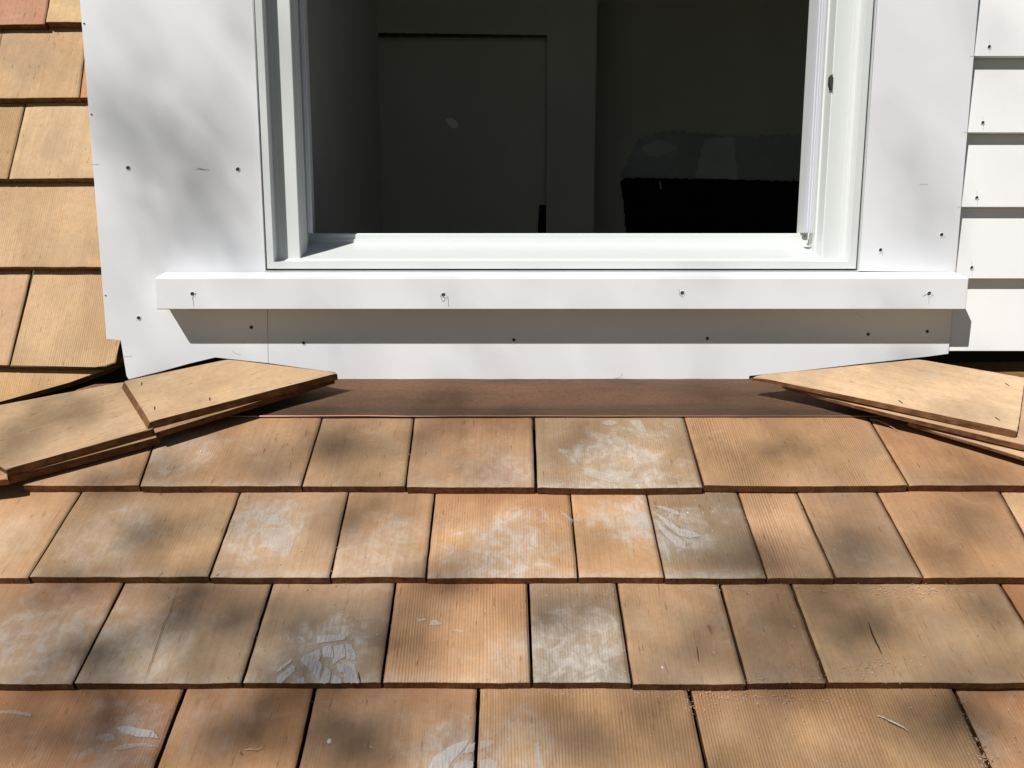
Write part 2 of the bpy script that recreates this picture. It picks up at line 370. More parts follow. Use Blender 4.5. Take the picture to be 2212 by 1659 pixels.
def chalk_mark(pts, row, amt=1.0, rough=1.2):
    P_ = rows[row][0]; q = []
    for k in range(len(pts)):
        (x0, y0), (x1, y1) = pts[k], pts[(k+1) % len(pts)]; m = max(1, int(math.hypot(x1-x0, y1-y0)/2.2))
        for i in range(m):
            f = i/m; q.append((x0+(x1-x0)*f+rough*mnoise.noise((x0+i*.9, y0*.1, 1)), y0+(y1-y0)*f+rough*1.5*mnoise.noise((x0*.1, y0+i*.9, 4))))
    w3 = [onplane(x, y, P_, TH, .0010) for x, y in q]; o0 = w3[0]; u_ = Vector((0, math.cos(TH), math.sin(TH)))
    bm = bmesh.new(); vs = [bm.verts.new(((p-o0).x, (p-o0).dot(u_), 0)) for p in w3]; f = bm.faces.new(vs)
    lay = bm.verts.layers.float.new('cover'); area = f.calc_area(); per = f.calc_perimeter()
    bmesh.ops.inset_region(bm, faces=[f], thickness=min(.0028, .75*area/per), use_even_offset=False)
    for vtx in f.verts: vtx[lay] = 1.0
    bmesh.ops.triangulate(bm, faces=[f])
    obj('chalk_mark', bm, M_CHALK, roof, o0, (TH, 0, 0), False, None, dict(amount=float(amt)))
for poly in ([(600,700),(700,590),(900,540),(1160,400),(1215,560),(1150,760),(1260,860),(1220,1010),(1150,1280),(860,980),(700,840)], [(1255,360),(1500,290),(1560,480),(1570,660),(1280,650)],
    [(1590,310),(1860,260),(1920,470),(1900,650),(1740,720),(1570,860),(1530,850),(1600,650)], [(1940,260),(2080,290),(2200,500),(2230,740),(2000,720)], [(1350,940),(1500,1060),(1440,1390),(1220,1420),(1190,1340)],
    [(1600,1150),(1790,1290),(1800,1400),(1500,1410)], [(1660,860),(1900,840),(2190,870),(2290,1400),(2080,1400),(1940,1240),(1900,1100),(1740,1080)], [(1090,30),(1500,0),(1920,40),(1900,130),(1110,240)],
    [(-60,1000),(380,670),(350,770),(60,1020),(-60,1060)], [(-60,1210),(330,930),(470,900),(460,1040),(60,1400),(-60,1400)], [(310,1410),(720,1210),(780,1400)]):
    chalk_mark([zz_(*p) for p in poly], 2, .95)
chalk_mark([(747,1392),(760,1394),(768,1425),(750,1425)], 2, .8); chalk_mark([(740,1428),(758,1440),(773,1474),(745,1475)], 2, .6)
chalk_mark([(250,1572),(275,1568),(300,1574),(330,1578),(343,1594),(300,1592),(270,1585)], 3, .9); chalk_mark([(205,1592),(225,1585),(245,1587),(250,1597),(230,1603)], 3, .5)
chalk_mark([(240,1618),(270,1607),(310,1605),(345,1613),(300,1612),(260,1620)], 3, .5); chalk_mark([(0,1535),(30,1534),(68,1541),(66,1548),(30,1542),(0,1541)], 3, .45)
chalk_mark([(924,1662),(937,1636),(977,1609),(1014,1598),(1004,1616),(984,1636),(971,1653),(968,1662)], 3, .95); chalk_mark([(1000,1626),(1012,1611),(1026,1603),(1024,1622),(1010,1627)], 3, .8)
chalk_mark([(1038,1602),(1058,1599),(1071,1601),(1057,1612),(1036,1620)], 3, .55); chalk_mark([(980,1650),(1000,1643),(1022,1645),(1022,1662),(980,1662)], 3, .8)
chalk_mark([(1037,1643),(1060,1637),(1075,1650),(1070,1662),(1038,1662)], 3, .5); chalk_mark([(1157,1605),(1163,1600),(1175,1660),(1160,1660)], 3, .5)
chalk_mark([(900,1338),(921,1335),(919,1340),(903,1342)], 2, .7); chalk_mark([(927,1350),(931,1341),(941,1339),(955,1348),(940,1351)], 2, .9); chalk_mark([(973,1364),(985,1360),(999,1361),(1000,1366),(985,1363)], 2, .8)
chalk_mark([(1412,1092),(1435,1094),(1480,1112),(1462,1112),(1440,1104)], 1, .6); chalk_mark([(1414,1106),(1440,1122),(1468,1142),(1502,1150),(1513,1158),(1490,1162),(1470,1158),(1440,1136)], 1, .8)
chalk_mark([(1420,1128),(1450,1152),(1482,1172),(1480,1186),(1462,1180),(1440,1160),(1424,1142)], 1, .7); chalk_mark([(1428,1160),(1446,1190),(1448,1215),(1438,1200)], 1, .5)
chalk_mark([(1360,1100),(1394,1106),(1400,1130),(1404,1160),(1385,1150),(1370,1125)], 1, .5); chalk_mark([(1209,1104),(1222,1110),(1240,1124),(1252,1128),(1264,1118),(1250,1112),(1235,1130)], 1, .35)
chalk_mark([(1300,912),(1320,907),(1335,914),(1322,920),(1308,918)], 0, .6); chalk_mark([(1360,908),(1384,908),(1397,934),(1380,932),(1368,920)], 0, .5)
chalk_mark([(1206,968),(1228,974),(1224,982),(1208,976)], 0, .5); chalk_mark([(1255,1010),(1290,1016),(1330,1030),(1390,1036),(1388,1044),(1320,1042),(1275,1030)], 0, .4)
chalk_mark([(545,1118),(580,1122),(600,1118),(625,1128),(608,1134),(570,1130)], 1, .45); chalk_mark([(560,1142),(610,1140),(638,1160),(625,1200),(590,1190),(570,1165)], 1, .4)
chalk_mark([(370,1000),(352,1012),(372,1024),(358,1014)], 0, .35); chalk_mark([(340,1016),(372,1018),(356,1030)], 0, .3)
def split(pts, row, wd, label=None):
    P_ = rows[row][0]; q = []
    for (x0, y0), (x1, y1) in zip(pts, pts[1:]):
        m = max(1, int(math.hypot(x1-x0, y1-y0)/8))
        for i in range(m): f = i/m; q.append((x0+(x1-x0)*f+1.3*mnoise.noise((x0, (y0+(y1-y0)*f)*.11, 2)), y0+(y1-y0)*f))
    q.append(pts[-1]); w3 = [onplane(x, y, P_, TH, .0009) for x, y in q]; o0 = w3[0]; bm = bmesh.new(); n_ = len(w3); L_ = []; R_ = []
    for k, p in enumerate(w3):
        h = wd*(.35+.65*min(1, 4*min(k, n_-1-k)/n_)); L_.append(bm.verts.new(p-o0-Vector((h, 0, 0)))); R_.append(bm.verts.new(p-o0+Vector((h, 0, 0))))
    for k in range(n_-1): bm.faces.new((L_[k], R_[k], R_[k+1], L_[k+1]))
    o = obj('crack', bm, M_DECK, roof, o0)
    if label: o['label'] = label
split([(384, 1266), (366, 1325), (352, 1352), (340, 1390), (322, 1440), (310, 1475)], 2, .00032, 'thin crack running the length of one shingle')
split([(1876, 1344), (1885, 1372), (1905, 1412)], 2, .0010, 'short dark split')
split([(1124, 1470), (1121, 1474)], 2, .0006); split([(957, 1101), (958, 1113)], 1, .0005); split([(774, 1452), (778, 1474)], 2, .0008); split([(1505, 1395), (1510, 1430)], 2, .0006); split([(1612, 1278), (1616, 1285)], 2, .001)
# deck below the shingles
p0 = rows[0][0]
def front(s_y, up):                                           # point on the deck line at depth y
    return (s_y, p0.z+(s_y-p0.y)*math.tan(TH+R(4.0))+up)
obj('roof_deck', prism_x([front(1.31, -.022), front(.62, -.030), front(.62, -.05), front(1.31, -.05)], -1.5, 1.7), M_DECK, roof)

# ------------------------------------------------------------------ copper flashing
slopeF = TH
fl = thing('copper_flashing', (0, 1.35, -.26), 'brown weathered copper flashing between white trim and top shingle row', 'flashing')
ed = flash_edge; org = Vector((-.62, ed.y, ed.z))
Lf = (1.425-ed.y)/math.cos(slopeF)
bm = bmesh.new(); nx = 90; prof = [(-.0004, -.0028), (-.0012, -.0018), (-.0010, -.0004), (0.0, .0004), (.0012, .0003), (.004, -.0002)]+[(.004+(Lf-.004)*k/10, 0) for k in range(1, 11)]
gr = []
for s, z in prof:
    gr.append([bm.verts.new((i/nx*1.35, s+.0007*mnoise.noise((i*.16, 2, 5)), z+.0009*mnoise.noise((i*.11, s*25, 1)) + .0006*mnoise.noise((i*.35, 0, 4)))) for i in range(nx+1)])
for j in range(len(gr)-1):
    for i in range(nx): bm.faces.new((gr[j][i], gr[j][i+1], gr[j+1][i+1], gr[j+1][i]))
bmesh.ops.solidify(bm, geom=list(bm.faces), thickness=.0008)
obj('flashing_sheet', bm, M_COPPER, fl, org, (slopeF, 0, 0), True)

bm = bmesh.new(); tube(bm, [(x, .00085*mnoise.noise((x*7, 2, 5)), .0006*mnoise.noise((x*12, 0, 4))) for x in [i*.03 for i in range(46)]], .0009, n=8)
obj('hemmed_edge', bm, M_HEM_HIGHLIGHT, fl, org+Vector((0, -.0006, -.0004)), (slopeF, 0, 0), True)

# ------------------------------------------------------------------ hip caps
PCAP = Vector((0, ed.y, ed.z))
def cap_board(parent, pix, up, thick, tint, gdir, name='cap_board', label=None, grain=.25, bev=.0012, chalk=.0, spot=None, ext=None, taper=None):
    """board outline in pixels lying parallel to the roof, raised by up; gdir = pixels the grain runs along"""
    n = NF; pts = [onplane(x, y, PCAP, TH, up) for x, y in pix]
    a, b = [onplane(x, y, PCAP, TH, up) for x, y in gdir]
    yv = (b-a).normalized(); xv = yv.cross(n).normalized(); org = pts[0]
    Mx = Matrix((xv, yv, n)).transposed()
    loc = [((p-org).dot(xv), (p-org).dot(yv)) for p in pts]
    bm = bmesh.new()
    fine = []                                               # subdivided, slightly rough outline
    for k in range(len(loc)):
        p, q = Vector(loc[k]), Vector(loc[(k+1) % len(loc)]); m = max(1, int((q-p).length/.012))
        for i in range(m):
            t = p.lerp(q, i/m); d = (q-p).normalized(); o = Vector((-d.y, d.x))*(.0005*mnoise.noise((t.x*80, t.y*80, 3)) if i else 0)
            fine.append(t+o)
    top = [bm.verts.new((p.x, p.y, 0)) for p in fine]; bot = [bm.verts.new((p.x, p.y, -thick)) for p in fine]
    ys = [p.y for p in fine]
    for k, p in enumerate(fine):
        if taper: bot[k].co.z = -(taper[0]+(taper[1]-taper[0])*(p.y-min(ys))/(max(ys)-min(ys)))
        if ext:
            a2, b2 = Vector(loc[0]), Vector(loc[1]); dist = abs((p-a2).cross((b2-a2).normalized()))
            if dist < .004: bot[k].co.y += ext
    ft = bm.faces.new(top); bm.faces.new(bot[::-1]).material_index = 1
    for i in range(len(top)):
        bm.faces.new((top[i], bot[i], bot[(i+1) % len(top)], top[(i+1) % len(top)])).material_index = 1
    if bev: bmesh.ops.bevel(bm, geom=list(ft.edges), offset=bev, segments=2, affect='EDGES')
    col = tuple(c/FACT for c in lin(tint))
    pr = dict(grain=float(grain), orange=.0, chalk=float(chalk), grey=.35, len=.2, cx=0.0, cy=0.0, cr=.001)
    if spot:
        q = onplane(spot[0], spot[1], PCAP, TH, up)-org; pr.update(cx=q.dot(xv), cy=q.dot(yv), cr=spot[2])
    o = obj(name, bm, [M_FACE, M_END], parent, org, Mx.to_euler(), False, col, pr)
    if label: o['label'] = label
    return o
capL = thing('hip_cap', (-.6, 1.25, -.28), 'stepped row of tan wooden hip cap boards at the lower left trim corner', 'hip cap', 'hip caps either side of the small roof')
capR = thing('hip_cap', (.75, 1.28, -.26), 'tan wooden hip cap with rough sawn layered edges at the right trim corner', 'hip cap', 'hip caps either side of the small roof')
LT = (210, 176, 134)
gL = ((0, 1000), (324, 900)); gR = ((1700, 830), (2200, 940))
a_up, b_up = .040, .029
FACT = 1.12
A = cap_board(capL, [(268, 823), (324, 911), (728, 806), (722, 804), (493, 776)], a_up, .0125, (208, 174, 132), gL, ext=-.007, label='upper cap board with a slanted end and staples')
FACT = 1.12
cap_board(capL, [(-150, 922), (12, 1014), (324, 927), (420, 880), (330, 840), (266, 825), (0, 875), (-150, 905)], b_up, .0125, (206, 172, 130), gL, label='longer cap board lapped under the upper one')
cap_board(capL, [(-260, 980), (-190, 1060), (3, 1036), (16, 1034), (12, 990), (-60, 900), (-260, 950)], .019, .010, (222, 170, 118), gL)
# second layer: lies directly below, set back a little
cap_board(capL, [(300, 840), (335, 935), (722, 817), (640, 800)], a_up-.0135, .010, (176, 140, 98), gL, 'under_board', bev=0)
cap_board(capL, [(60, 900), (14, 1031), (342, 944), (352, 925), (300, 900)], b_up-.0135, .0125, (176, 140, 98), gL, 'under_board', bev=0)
FACT = 1.0
D_up = .040
cap_board(capR, [(1634, 811), (1626, 815), (1652, 818), (1921, 873), (2198, 931), (2214, 816), (1985, 776)], D_up, .0128, (220, 186, 144), gR, taper=(.006, .0130), label='broad right cap board with staples', spot=(2010, 810, .02), chalk=.5)
cap_board(capR, [(1770, 843), (2196, 955), (2420, 1010), (2420, 830), (2205, 815), (1990, 790)], .0255, .0125, (226, 186, 138), gR, label='cap board continuing past the right edge')
cap_board(capR, [(1690, 832), (1700, 838), (1921, 893.5), (2192, 956), (2215, 961), (2420, 1010), (2420, 850), (1985, 800)], .0268, .011, (206, 168, 128), gR, 'under_board', taper=(.004, .0125))
cap_board(capR, [(1962, 912), (1970, 917), (2110, 958), (2215, 990), (2420, 1052), (2420, 870), (2000, 890)], .0135, .005, (214, 176, 134), gR, 'under_board')
# staples sunk in the caps
def staple(par, x, y, up, ang):
    p = onplane(x, y, PCAP, TH, up); bm = bmesh.new()
    add_box(bm, -.0009, .0009, -.0042, .0042, -.001, .00035)
    o = obj('staple', bm, M_METAL2, par, p, (TH, 0, ang)); return o
M_METAL2 = plain('staple_metal_dark', (.13, .085, .05), .5, .5, 400, .5)
for x, y, a in ((306, 829, .35), (334, 882, .35), (453, 862, .35)): staple(A, x, y, a_up+.0002, a)
for x, y in ((1945.7, 868), (2176, 831), (2155, 905)): staple(capR, x, y, D_up+.0002, .42)

# ------------------------------------------------------------------ steep shingled roof at the left
TS = R(60); NS = Vector((0, -math.sin(TS), math.cos(TS)))
steep = thing('steep_roof', (-.8, 1.5, .1), 'steep roof of golden cedar shingles left of the white trim', 'roof')
B = W(150, 791, 1.436); levels = {}
thS = .0165
Pe = B.copy(); levels['e'] = Pe
names = ['d', 'c', 'b', 'a']; ypx = {'d': 577, 'c': 386, 'b': 212.5, 'a': 51}
cur = Pe
for k in names:
    # butt top of the next course up lies thS above the face below
    Bk = onplane(150, ypx[k], cur, TS, thS); levels[k] = Bk; cur = Bk
Pf = Pe-NS*thS; levels['f'] = Pf
def steep_sh(quad, lev, tint, **kw):
    return shingle(steep, quad, levels[lev], TS, thS-.0005, tint, over=.03, **kw)
FACT = 1.30
GT = (224, 186, 138)
top = lambda k: {'a': -110, 'b': 64, 'c': 227, 'd': 402, 'e': 590, 'f': 805}[k]
steep_sh([(-120, 53), (98, 52), (126, -110), (-60, -110)], 'a', (206, 148, 112), grain=.1, orange=.0, grey=.05)
steep_sh([(98, 47.5), (330, 46), (330, -110), (126, -110)], 'a', (230, 194, 142), grain=.3, orange=.0, grey=.0, dz=.002)
steep_sh([(-190, 212.5), (-20, 212.5), (8, 64), (-140, 64)], 'b', (216, 160, 112), grain=.2, orange=.1, grey=.1)
steep_sh([(-20, 212.5), (172, 210.5), (190, 64), (4, 64)], 'b', (216, 176, 126), grain=.25, orange=.1, grey=.45)
steep_sh([(172, 210.5), (330, 210), (330, 64), (190, 64)], 'b', (222, 160, 104), grain=.2, orange=.3, grey=.1)
steep_sh([(-200, 385), (18, 386), (55, 227), (-140, 227)], 'c', (208, 168, 116), grain=.7, orange=.1, grey=.35)
steep_sh([(18, 386), (330, 384), (340, 227), (55, 227)], 'c', (228, 192, 144), grain=.3, orange=.0, grey=.2)
steep_sh([(-200, 576), (330, 577), (340, 402), (-140, 402)], 'd', (222, 184, 136), grain=.55, orange=.05, grey=.15)
steep_sh([(-200, 786), (22, 789), (69, 590), (-140, 590)], 'e', (224, 182, 138), grain=.15, orange=.1, grey=.1, gapR=.002)
def poly_steep(pix, lev, tint, grain, name='shingle', label=None):
    P = levels[lev]; pts = [onplane(x, y, P, TS) for x, y in pix]; org = pts[0]; u = Vector((0, math.cos(TS), math.sin(TS)))
    bm = bmesh.new(); t = [bm.verts.new(((p-org).x, (p-org).dot(u), 0)) for p in pts]; b = [bm.verts.new((v.co.x, v.co.y, -thS+.0005)) for v in t]
    f = bm.faces.new(t); bm.faces.new(b[::-1]).material_index = 1
    for i in range(len(t)): bm.faces.new((t[i], b[i], b[(i+1) % len(t)], t[(i+1) % len(t)])).material_index = 1
    bmesh.ops.bevel(bm, geom=list(f.edges), offset=.0011, segments=2, affect='EDGES')
    o = obj(name, bm, [M_FACE, M_END], steep, org, (TS, 0, 0), False, tuple(c/FACT for c in lin(tint)),
            dict(grain=float(grain), orange=.0, chalk=.0, grey=.1, len=.2, cx=0.0, cy=0.0, cr=.001))
    if label: o['label'] = label
poly_steep([(22, 790), (205, 793), (226, 791), (249, 783), (260, 735), (262, 728), (330, 560), (80, 560)], 'e', (222, 184, 136), .8, label='ridged shingle with a clipped lower corner')
poly_steep([(-200, 925), (0, 868), (150, 826), (233, 797), (262, 780), (262, 770), (-150, 770)], 'f', (222, 178, 120), .5, label='shingle cut on a slant above the cap boards')
# sheathing behind the gaps, coloured dark for the shade in them
sh = thing('house_wall', (0, 1.45, -.2), 'black papered wall sheathing showing in the gaps under the white siding', 'wall')
obj('felt_paper', box(-1.35, -.54, 1.50, 1.51, -.62, -.125), M_FELT, sh)
obj('felt_paper', box(.66, 1.6, 1.485, 1.495, -.62, -.10), M_FELT, sh)
FACT = 1.10
# bright copper corner peeking out behind the cap
cf = onplane(200, 845, PCAP, TH, .020)
cp = [onplane(x, y, PCAP, TH, .022) for x, y in ((40, 892), (130, 862), (168, 841), (205, 830), (252, 828), (300, 826), (300, 880), (60, 920))]
bm = bmesh.new(); t = [bm.verts.new(p) for p in cp]; bm.faces.new(t); bmesh.ops.solidify(bm, geom=list(bm.faces), thickness=.0008)
tag(obj('flashing_corner', bm, M_COPPER_NEW), 'bright pink copper flashing corner showing above the left cap boards', 'flashing')
# shaded strip of shingle under the right siding
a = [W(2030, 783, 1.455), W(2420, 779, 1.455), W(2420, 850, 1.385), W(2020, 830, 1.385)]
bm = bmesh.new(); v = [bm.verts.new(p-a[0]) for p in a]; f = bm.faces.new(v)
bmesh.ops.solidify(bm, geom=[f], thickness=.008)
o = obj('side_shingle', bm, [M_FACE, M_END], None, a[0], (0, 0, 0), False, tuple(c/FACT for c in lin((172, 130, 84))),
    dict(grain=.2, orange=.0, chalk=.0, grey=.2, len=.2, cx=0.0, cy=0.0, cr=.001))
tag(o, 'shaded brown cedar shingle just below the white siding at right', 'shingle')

# ------------------------------------------------------------------ white trim
YT = 1.400
trim = thing('window_trim', (.07, 1.41, -.2), 'white painted flat trim boards and thick sill around the window', 'trim')
def board(name, pix, y0=YT, y1=YT+.020, mat=M_TRIM, label=None, bev=.0007):
    pts = [(lambda p: (p.x, p.z))(W(x, y, y0)) for x, y in pix]
    o = obj(name, prism_y(pts, y0, y1, bev), mat, trim)
    if label: o['label'] = label
    return o
lb = board('side_board', [(163.5, -110), (230, 733), (261, 733.5), (262.5, 745), (273, 812), (278, 820), (352, 801), (410, 785), (465, 771), (579.3, 785), (577.0, 672), (575.2, 588), (571.2, 587), (547.6, 0), (543.4, -110)], label='wide left board with a notched lower corner')
ab = board('apron_board', [(579.9, 785), (648, 794), (722, 803), (727.5, 806), (727.5, 820), (1618, 820), (1618, 811), (1720, 802), (1850, 787), (2000, 770.5), (2049, 764.5), (2064.2, 591), (1856.5, 588), (576.2, 588.5)], label='long board below the sill, cut at both lower corners')
rb = board('side_board', [(1856, 586), (2064, 589), (2066.8, 553), (2113.6, 0), (2123, -110), (1903.4, -110), (1895.8, 0)], label='right upright board')
# sill
zb = W(0, 587.5, YT).z; zt = W(0, 600.5, 1.355).z; zlo = W(0, 668.5, 1.355).z
xa = W(335.5, 640, 1.355).x; xb = W(2089.5, 640, 1.355).x
sill = obj('sill_board', prism_x([(YT-.0003, zb), (1.355, zt), (1.355, zlo), (YT-.0003, zlo)], xa, xb, .0012), M_TRIM, trim, smooth=False)
sill['label'] = 'thick projecting sill with drilled screw marks'
# screws, burrs and pencil marks
def screw(par, x, y, Y, r=.0030, burr=True, ang=0.0):
    p = W(x, y, Y); bm = bmesh.new(); n = 14
    rr = [(r*1.28, .0001), (r*1.1, -.0006), (r*.92, -.0001)]
    rings = []
    for q, d in rr:
        rings.append([bm.verts.new((q*math.cos(2*math.pi*k/n)*(1+.10*mnoise.noise((k*1.3, x, 0))), d-.0003, q*math.sin(2*math.pi*k/n))) for k in range(n)])
    for a_, b_ in zip(rings, rings[1:]):
        for k in range(n): bm.faces.new((a_[k], a_[(k+1) % n], b_[(k+1) % n], b_[k]))
    inner = [bm.verts.new((r*.9*math.cos(2*math.pi*k/n), -.0003, r*.9*math.sin(2*math.pi*k/n))) for k in range(n)]
    f = bm.faces.new(inner); f.material_index = 1
    if burr:
        for _ in range(3):
            a = random.uniform(-2.4, -.6); l = random.uniform(.002, .005)
            v1 = bm.verts.new((r*math.cos(a), -.0004, r*math.sin(a))); v2 = bm.verts.new((r*math.cos(a+.5), -.0004, r*math.sin(a+.5)))
            v3 = bm.verts.new(((r+l)*math.cos(a+.2), -.0014, (r+l)*math.sin(a+.2))); bm.faces.new((v1, v2, v3))
    obj('screw_head', bm, [M_TRIM, M_HOLE], par, p)
def pencil(par, pts, Y, wd=.0005):
    q = [W(x, y, Y) for x, y in pts]; bm = bmesh.new(); org = q[0]
    for a, b in zip(q, q[1:]):
        d = (b-a); nrm = Vector((-d.z, 0, d.x)).normalized()*wd/2
        vs = [bm.verts.new(p-org+Vector((0, -.00035, 0))) for p in (a-nrm, b-nrm, b+nrm, a+nrm)]; bm.faces.new(vs)
    obj('pencil_mark', bm, M_PENCIL, par, org)
for x, y in ((277, 363), (514, 366), (300, 687), (543, 707)): screw(lb, x, y, YT, .0033, False)
for x, y in ((656, 741), (1110, 734), (1528, 731), (1875, 722), (2003, 716)): screw(ab, x, y, YT, .0030, x == 1110)
for x, y in ((1902, 540), (2034, 507)): screw(rb, x, y, YT, .0030, True)
for x, y in ((416, 635), (958, 637), (1474, 633), (2007, 634)): screw(sill, x, y, 1.355, .0034, True)
for x, y in ((182, 51), (198, 247), (228, 638)): screw(lb, x, y, YT, .0013, False)
pencil(lb, [(423, 366), (432, 363), (441, 367), (430, 366), (452, 367)], YT); pencil(lb, [(197, 355.5), (214, 355)], YT, .0004)
pencil(lb, [(264, 771), (286, 769)], YT, .0004); pencil(lb, [(501, 757), (508, 763), (520, 767)], YT, .0003)
pencil(ab, [(1345, 807), (1340, 815), (1325, 819), (1250, 819)], YT, .0004); pencil(ab, [(1850, 675), (1868, 690)], YT, .0003)
pencil(sill, [(413, 632), (424, 634), (416, 642), (419, 662)], 1.355, .0005)
pencil(sill, [(951, 636), (955, 650), (960, 651), (962, 640), (957, 634), (952, 640), (964, 638)], 1.355, .0005); pencil(sill, [(967, 639), (968.5, 648), (969, 662)], 1.355, .0005)
pencil(sill, [(1467, 625), (1467, 636), (1472, 640), (1478, 630), (1470, 634)], 1.355, .0005)
pencil(sill, [(1993, 640), (2005, 634), (2016, 638), (2008, 630), (1999, 637)], 1.355, .0006); pencil(sill, [(2007, 638), (2006, 657)], 1.355, .0004)
pencil(rb, [(1905, 543), (1906, 552)], YT, .0004); pencil(rb, [(1985, 400), (1990, 398), (2005, 398)], YT, .0003)

# ------------------------------------------------------------------ clapboard siding on the right
side = thing('clapboard_siding', (1.0, 1.41, .05), 'white horizontal clapboard siding right of the window trim', 'siding')
bots = [-45, 121.7, 286.7, 447.5, 602.0, 758.5]; YS = 1.4035; zz = [W(0, y, YS).z for y in bots]
xs = W(2111.5, 0, YT).x+.0022
for i, z in enumerate(zz):
    ztop = z+.160 if i == 0 else zz[i-1]+.02
    sec = [(YS, z), (YS-.0002, z+.0008), (YS, z)]
    sec = [(YS+.0006, z), (YS, z+.0007), (YS+.0185, ztop), (YS+.0235, ztop), (YS+.0150, z)]
    x1 = 1.55
    cb = obj('clapboard', prism_x(sec, xs+random.uniform(-.0006, .0008), x1), M_SIDE, side)
    pos = {1: (2137, 101), 2: (2123, 265), 3: (2110, 427), 4: (2099, 578)}.get(i)
    if pos:
        screw(cb, pos[0], pos[1], YS+.0012, .0027, False)
        pencil(cb, [(pos[0]+1, pos[1]+6), (pos[0]+.5, pos[1]+20)], YS+.0008, .0003)
        pencil(cb, [(pos[0], pos[1]-14), (pos[0], pos[1]-5)], YS+.0018, .0003)
for y in (121.5, 286.3, 447):
    x = 2113.6-(y)*.0858; pencil(rb, [(x-8, y), (x-.5, y)], YT, .0004)

# ------------------------------------------------------------------ window frame
win = thing('window', (.08, 1.45, -.02), 'open white vinyl window framing a dark unfinished room', 'window')
ZTOP = 1.05; YR = 1.398
ox0 = W(577.3, 580, YR).x; ox1 = W(1849, 582, YR).x; ix0 = W(592, 565, YR).x; ix1 = W(1834, 565.5, YR).x
oz = W(0, 581, YR).z; iz = W(0, 565.5, YR).z
def U(bm, o0, o1, i0, i1, zo, zi, y0, y1):                    # U-shaped ring, mitred at the lower corners
    O = [(o0, ZTOP), (o0, zo), (o1, zo), (o1, ZTOP)]; I = [(i0, ZTOP), (i0, zi), (i1, zi), (i1, ZTOP)]
    vs = {}
    for k in range(4):
        for nme, L_ in (('O', O), ('I', I)):
            for yy in (0, 1): vs[(k, nme, yy)] = bm.verts.new((L_[k][0], (y0, y1)[yy], L_[k][1]))
    for k in range(3):
        g = lambda *q: [vs[t] for t in q]
        bm.faces.new(g((k,'O',0), (k+1,'O',0), (k+1,'I',0), (k,'I',0)))
        bm.faces.new(g((k,'O',1), (k,'I',1), (k+1,'I',1), (k+1,'O',1)))
        bm.faces.new(g((k,'O',0), (k,'O',1), (k+1,'O',1), (k+1,'O',0)))
        bm.faces.new(g((k,'I',0), (k+1,'I',0), (k+1,'I',1), (k,'I',1)))
def rnd(bm, off, seg=2):
    bmesh.ops.remove_doubles(bm, verts=bm.verts, dist=1e-6)
    es = [e for e in bm.edges if len(e.link_faces) == 2 and e.calc_face_angle(0) > .5]
    bmesh.ops.bevel(bm, geom=es, offset=off, segments=seg, affect='EDGES')
bm = bmesh.new(); U(bm, ox0, ox1, ix0, ix1, oz, iz, YR, 1.440); bmesh.ops.recalc_face_normals(bm, faces=bm.faces); rnd(bm, .0006)
obj('frame_rim', bm, M_VINYL, win)
# thin bead between the boards and the frame, with a dark gap
bx0 = W(571.6, 586.5, YT).x+.0004; bx1 = W(1855.5, 586.5, YT).x-.0004; bz = W(0, 586.8, YT).z
bm = bmesh.new(); U(bm, bx0, bx1, bx0+.0012, bx1-.0016, bz, bz+.0016, YT-.0006, 1.43)
obj('frame_bead', bm, M_VINYL, win)
bm = bmesh.new(); U(bm, bx0+.0011, bx1-.0015, ox0+.004, ox1-.004, bz+.0015, oz+.004, 1.424, 1.436)
obj('gasket', bm, M_GASKET, win)
# jambs: left and right profiles (x inward offset from the opening side, y)
YST = 1.4216
sx0 = W(649, 556, YST).x; sx1 = W(1775, 556, YST).x
def jamb(sgn, ix, sx, gx):
    # outline from the rim inwards and back
    q = [(ix-sgn*.006, 1.4185), (ix+sgn*.0072, 1.4185), (ix+sgn*.0072, YST), (sx-sgn*.0012, YST), (sx, YST+.0012),
         (sx, 1.452), (sx+sgn*.0022, 1.4535), (sx+sgn*.0022, 1.4640), (sx-sgn*.004, 1.4642), (sx-sgn*.004, 1.50), (ix-sgn*.012, 1.50), (ix-sgn*.012, 1.4185)]
    return prism_z(q, -.040, ZTOP)
obj('jamb', jamb(1, ix0, sx0, 0), M_VINYL, win, smooth=False)
obj('jamb', jamb(-1, ix1, sx1, 0), M_VINYL, win, smooth=False)
# glazing strips (lavender white) and dark gasket beside them
zs = W(0, 504.5, 1.47).z
for sgn, sx in ((1, sx0), (-1, sx1)):
    q = [(sx+sgn*.0005, 1.4670), (sx+sgn*.0052, 1.4670), (sx+sgn*.0052, 1.4705), (sx+sgn*.0064, 1.4705), (sx+sgn*.0064, 1.474), (sx+sgn*.0076, 1.474), (sx+sgn*.0076, 1.486), (sx+sgn*.0005, 1.486)]
    if sgn < 0: q = [(sx+sgn*.0005, 1.4665), (sx+sgn*.0045, 1.4665), (sx+sgn*.0045, 1.472), (sx+sgn*.0062, 1.472), (sx+sgn*.0062, 1.480), (sx+sgn*.0078, 1.480), (sx+sgn*.0078, 1.496), (sx+sgn*.0005, 1.496)]
    obj('glazing_strip', prism_z(q, zs+.001, ZTOP), M_BEAD, win)
    obj('gasket', prism_z([(sx-sgn*.003, 1.4643), (sx+sgn*.0012, 1.4643), (sx+sgn*.0012, 1.4668), (sx-sgn*.003, 1.4668)], zs-.001, ZTOP), M_GASKET, win)
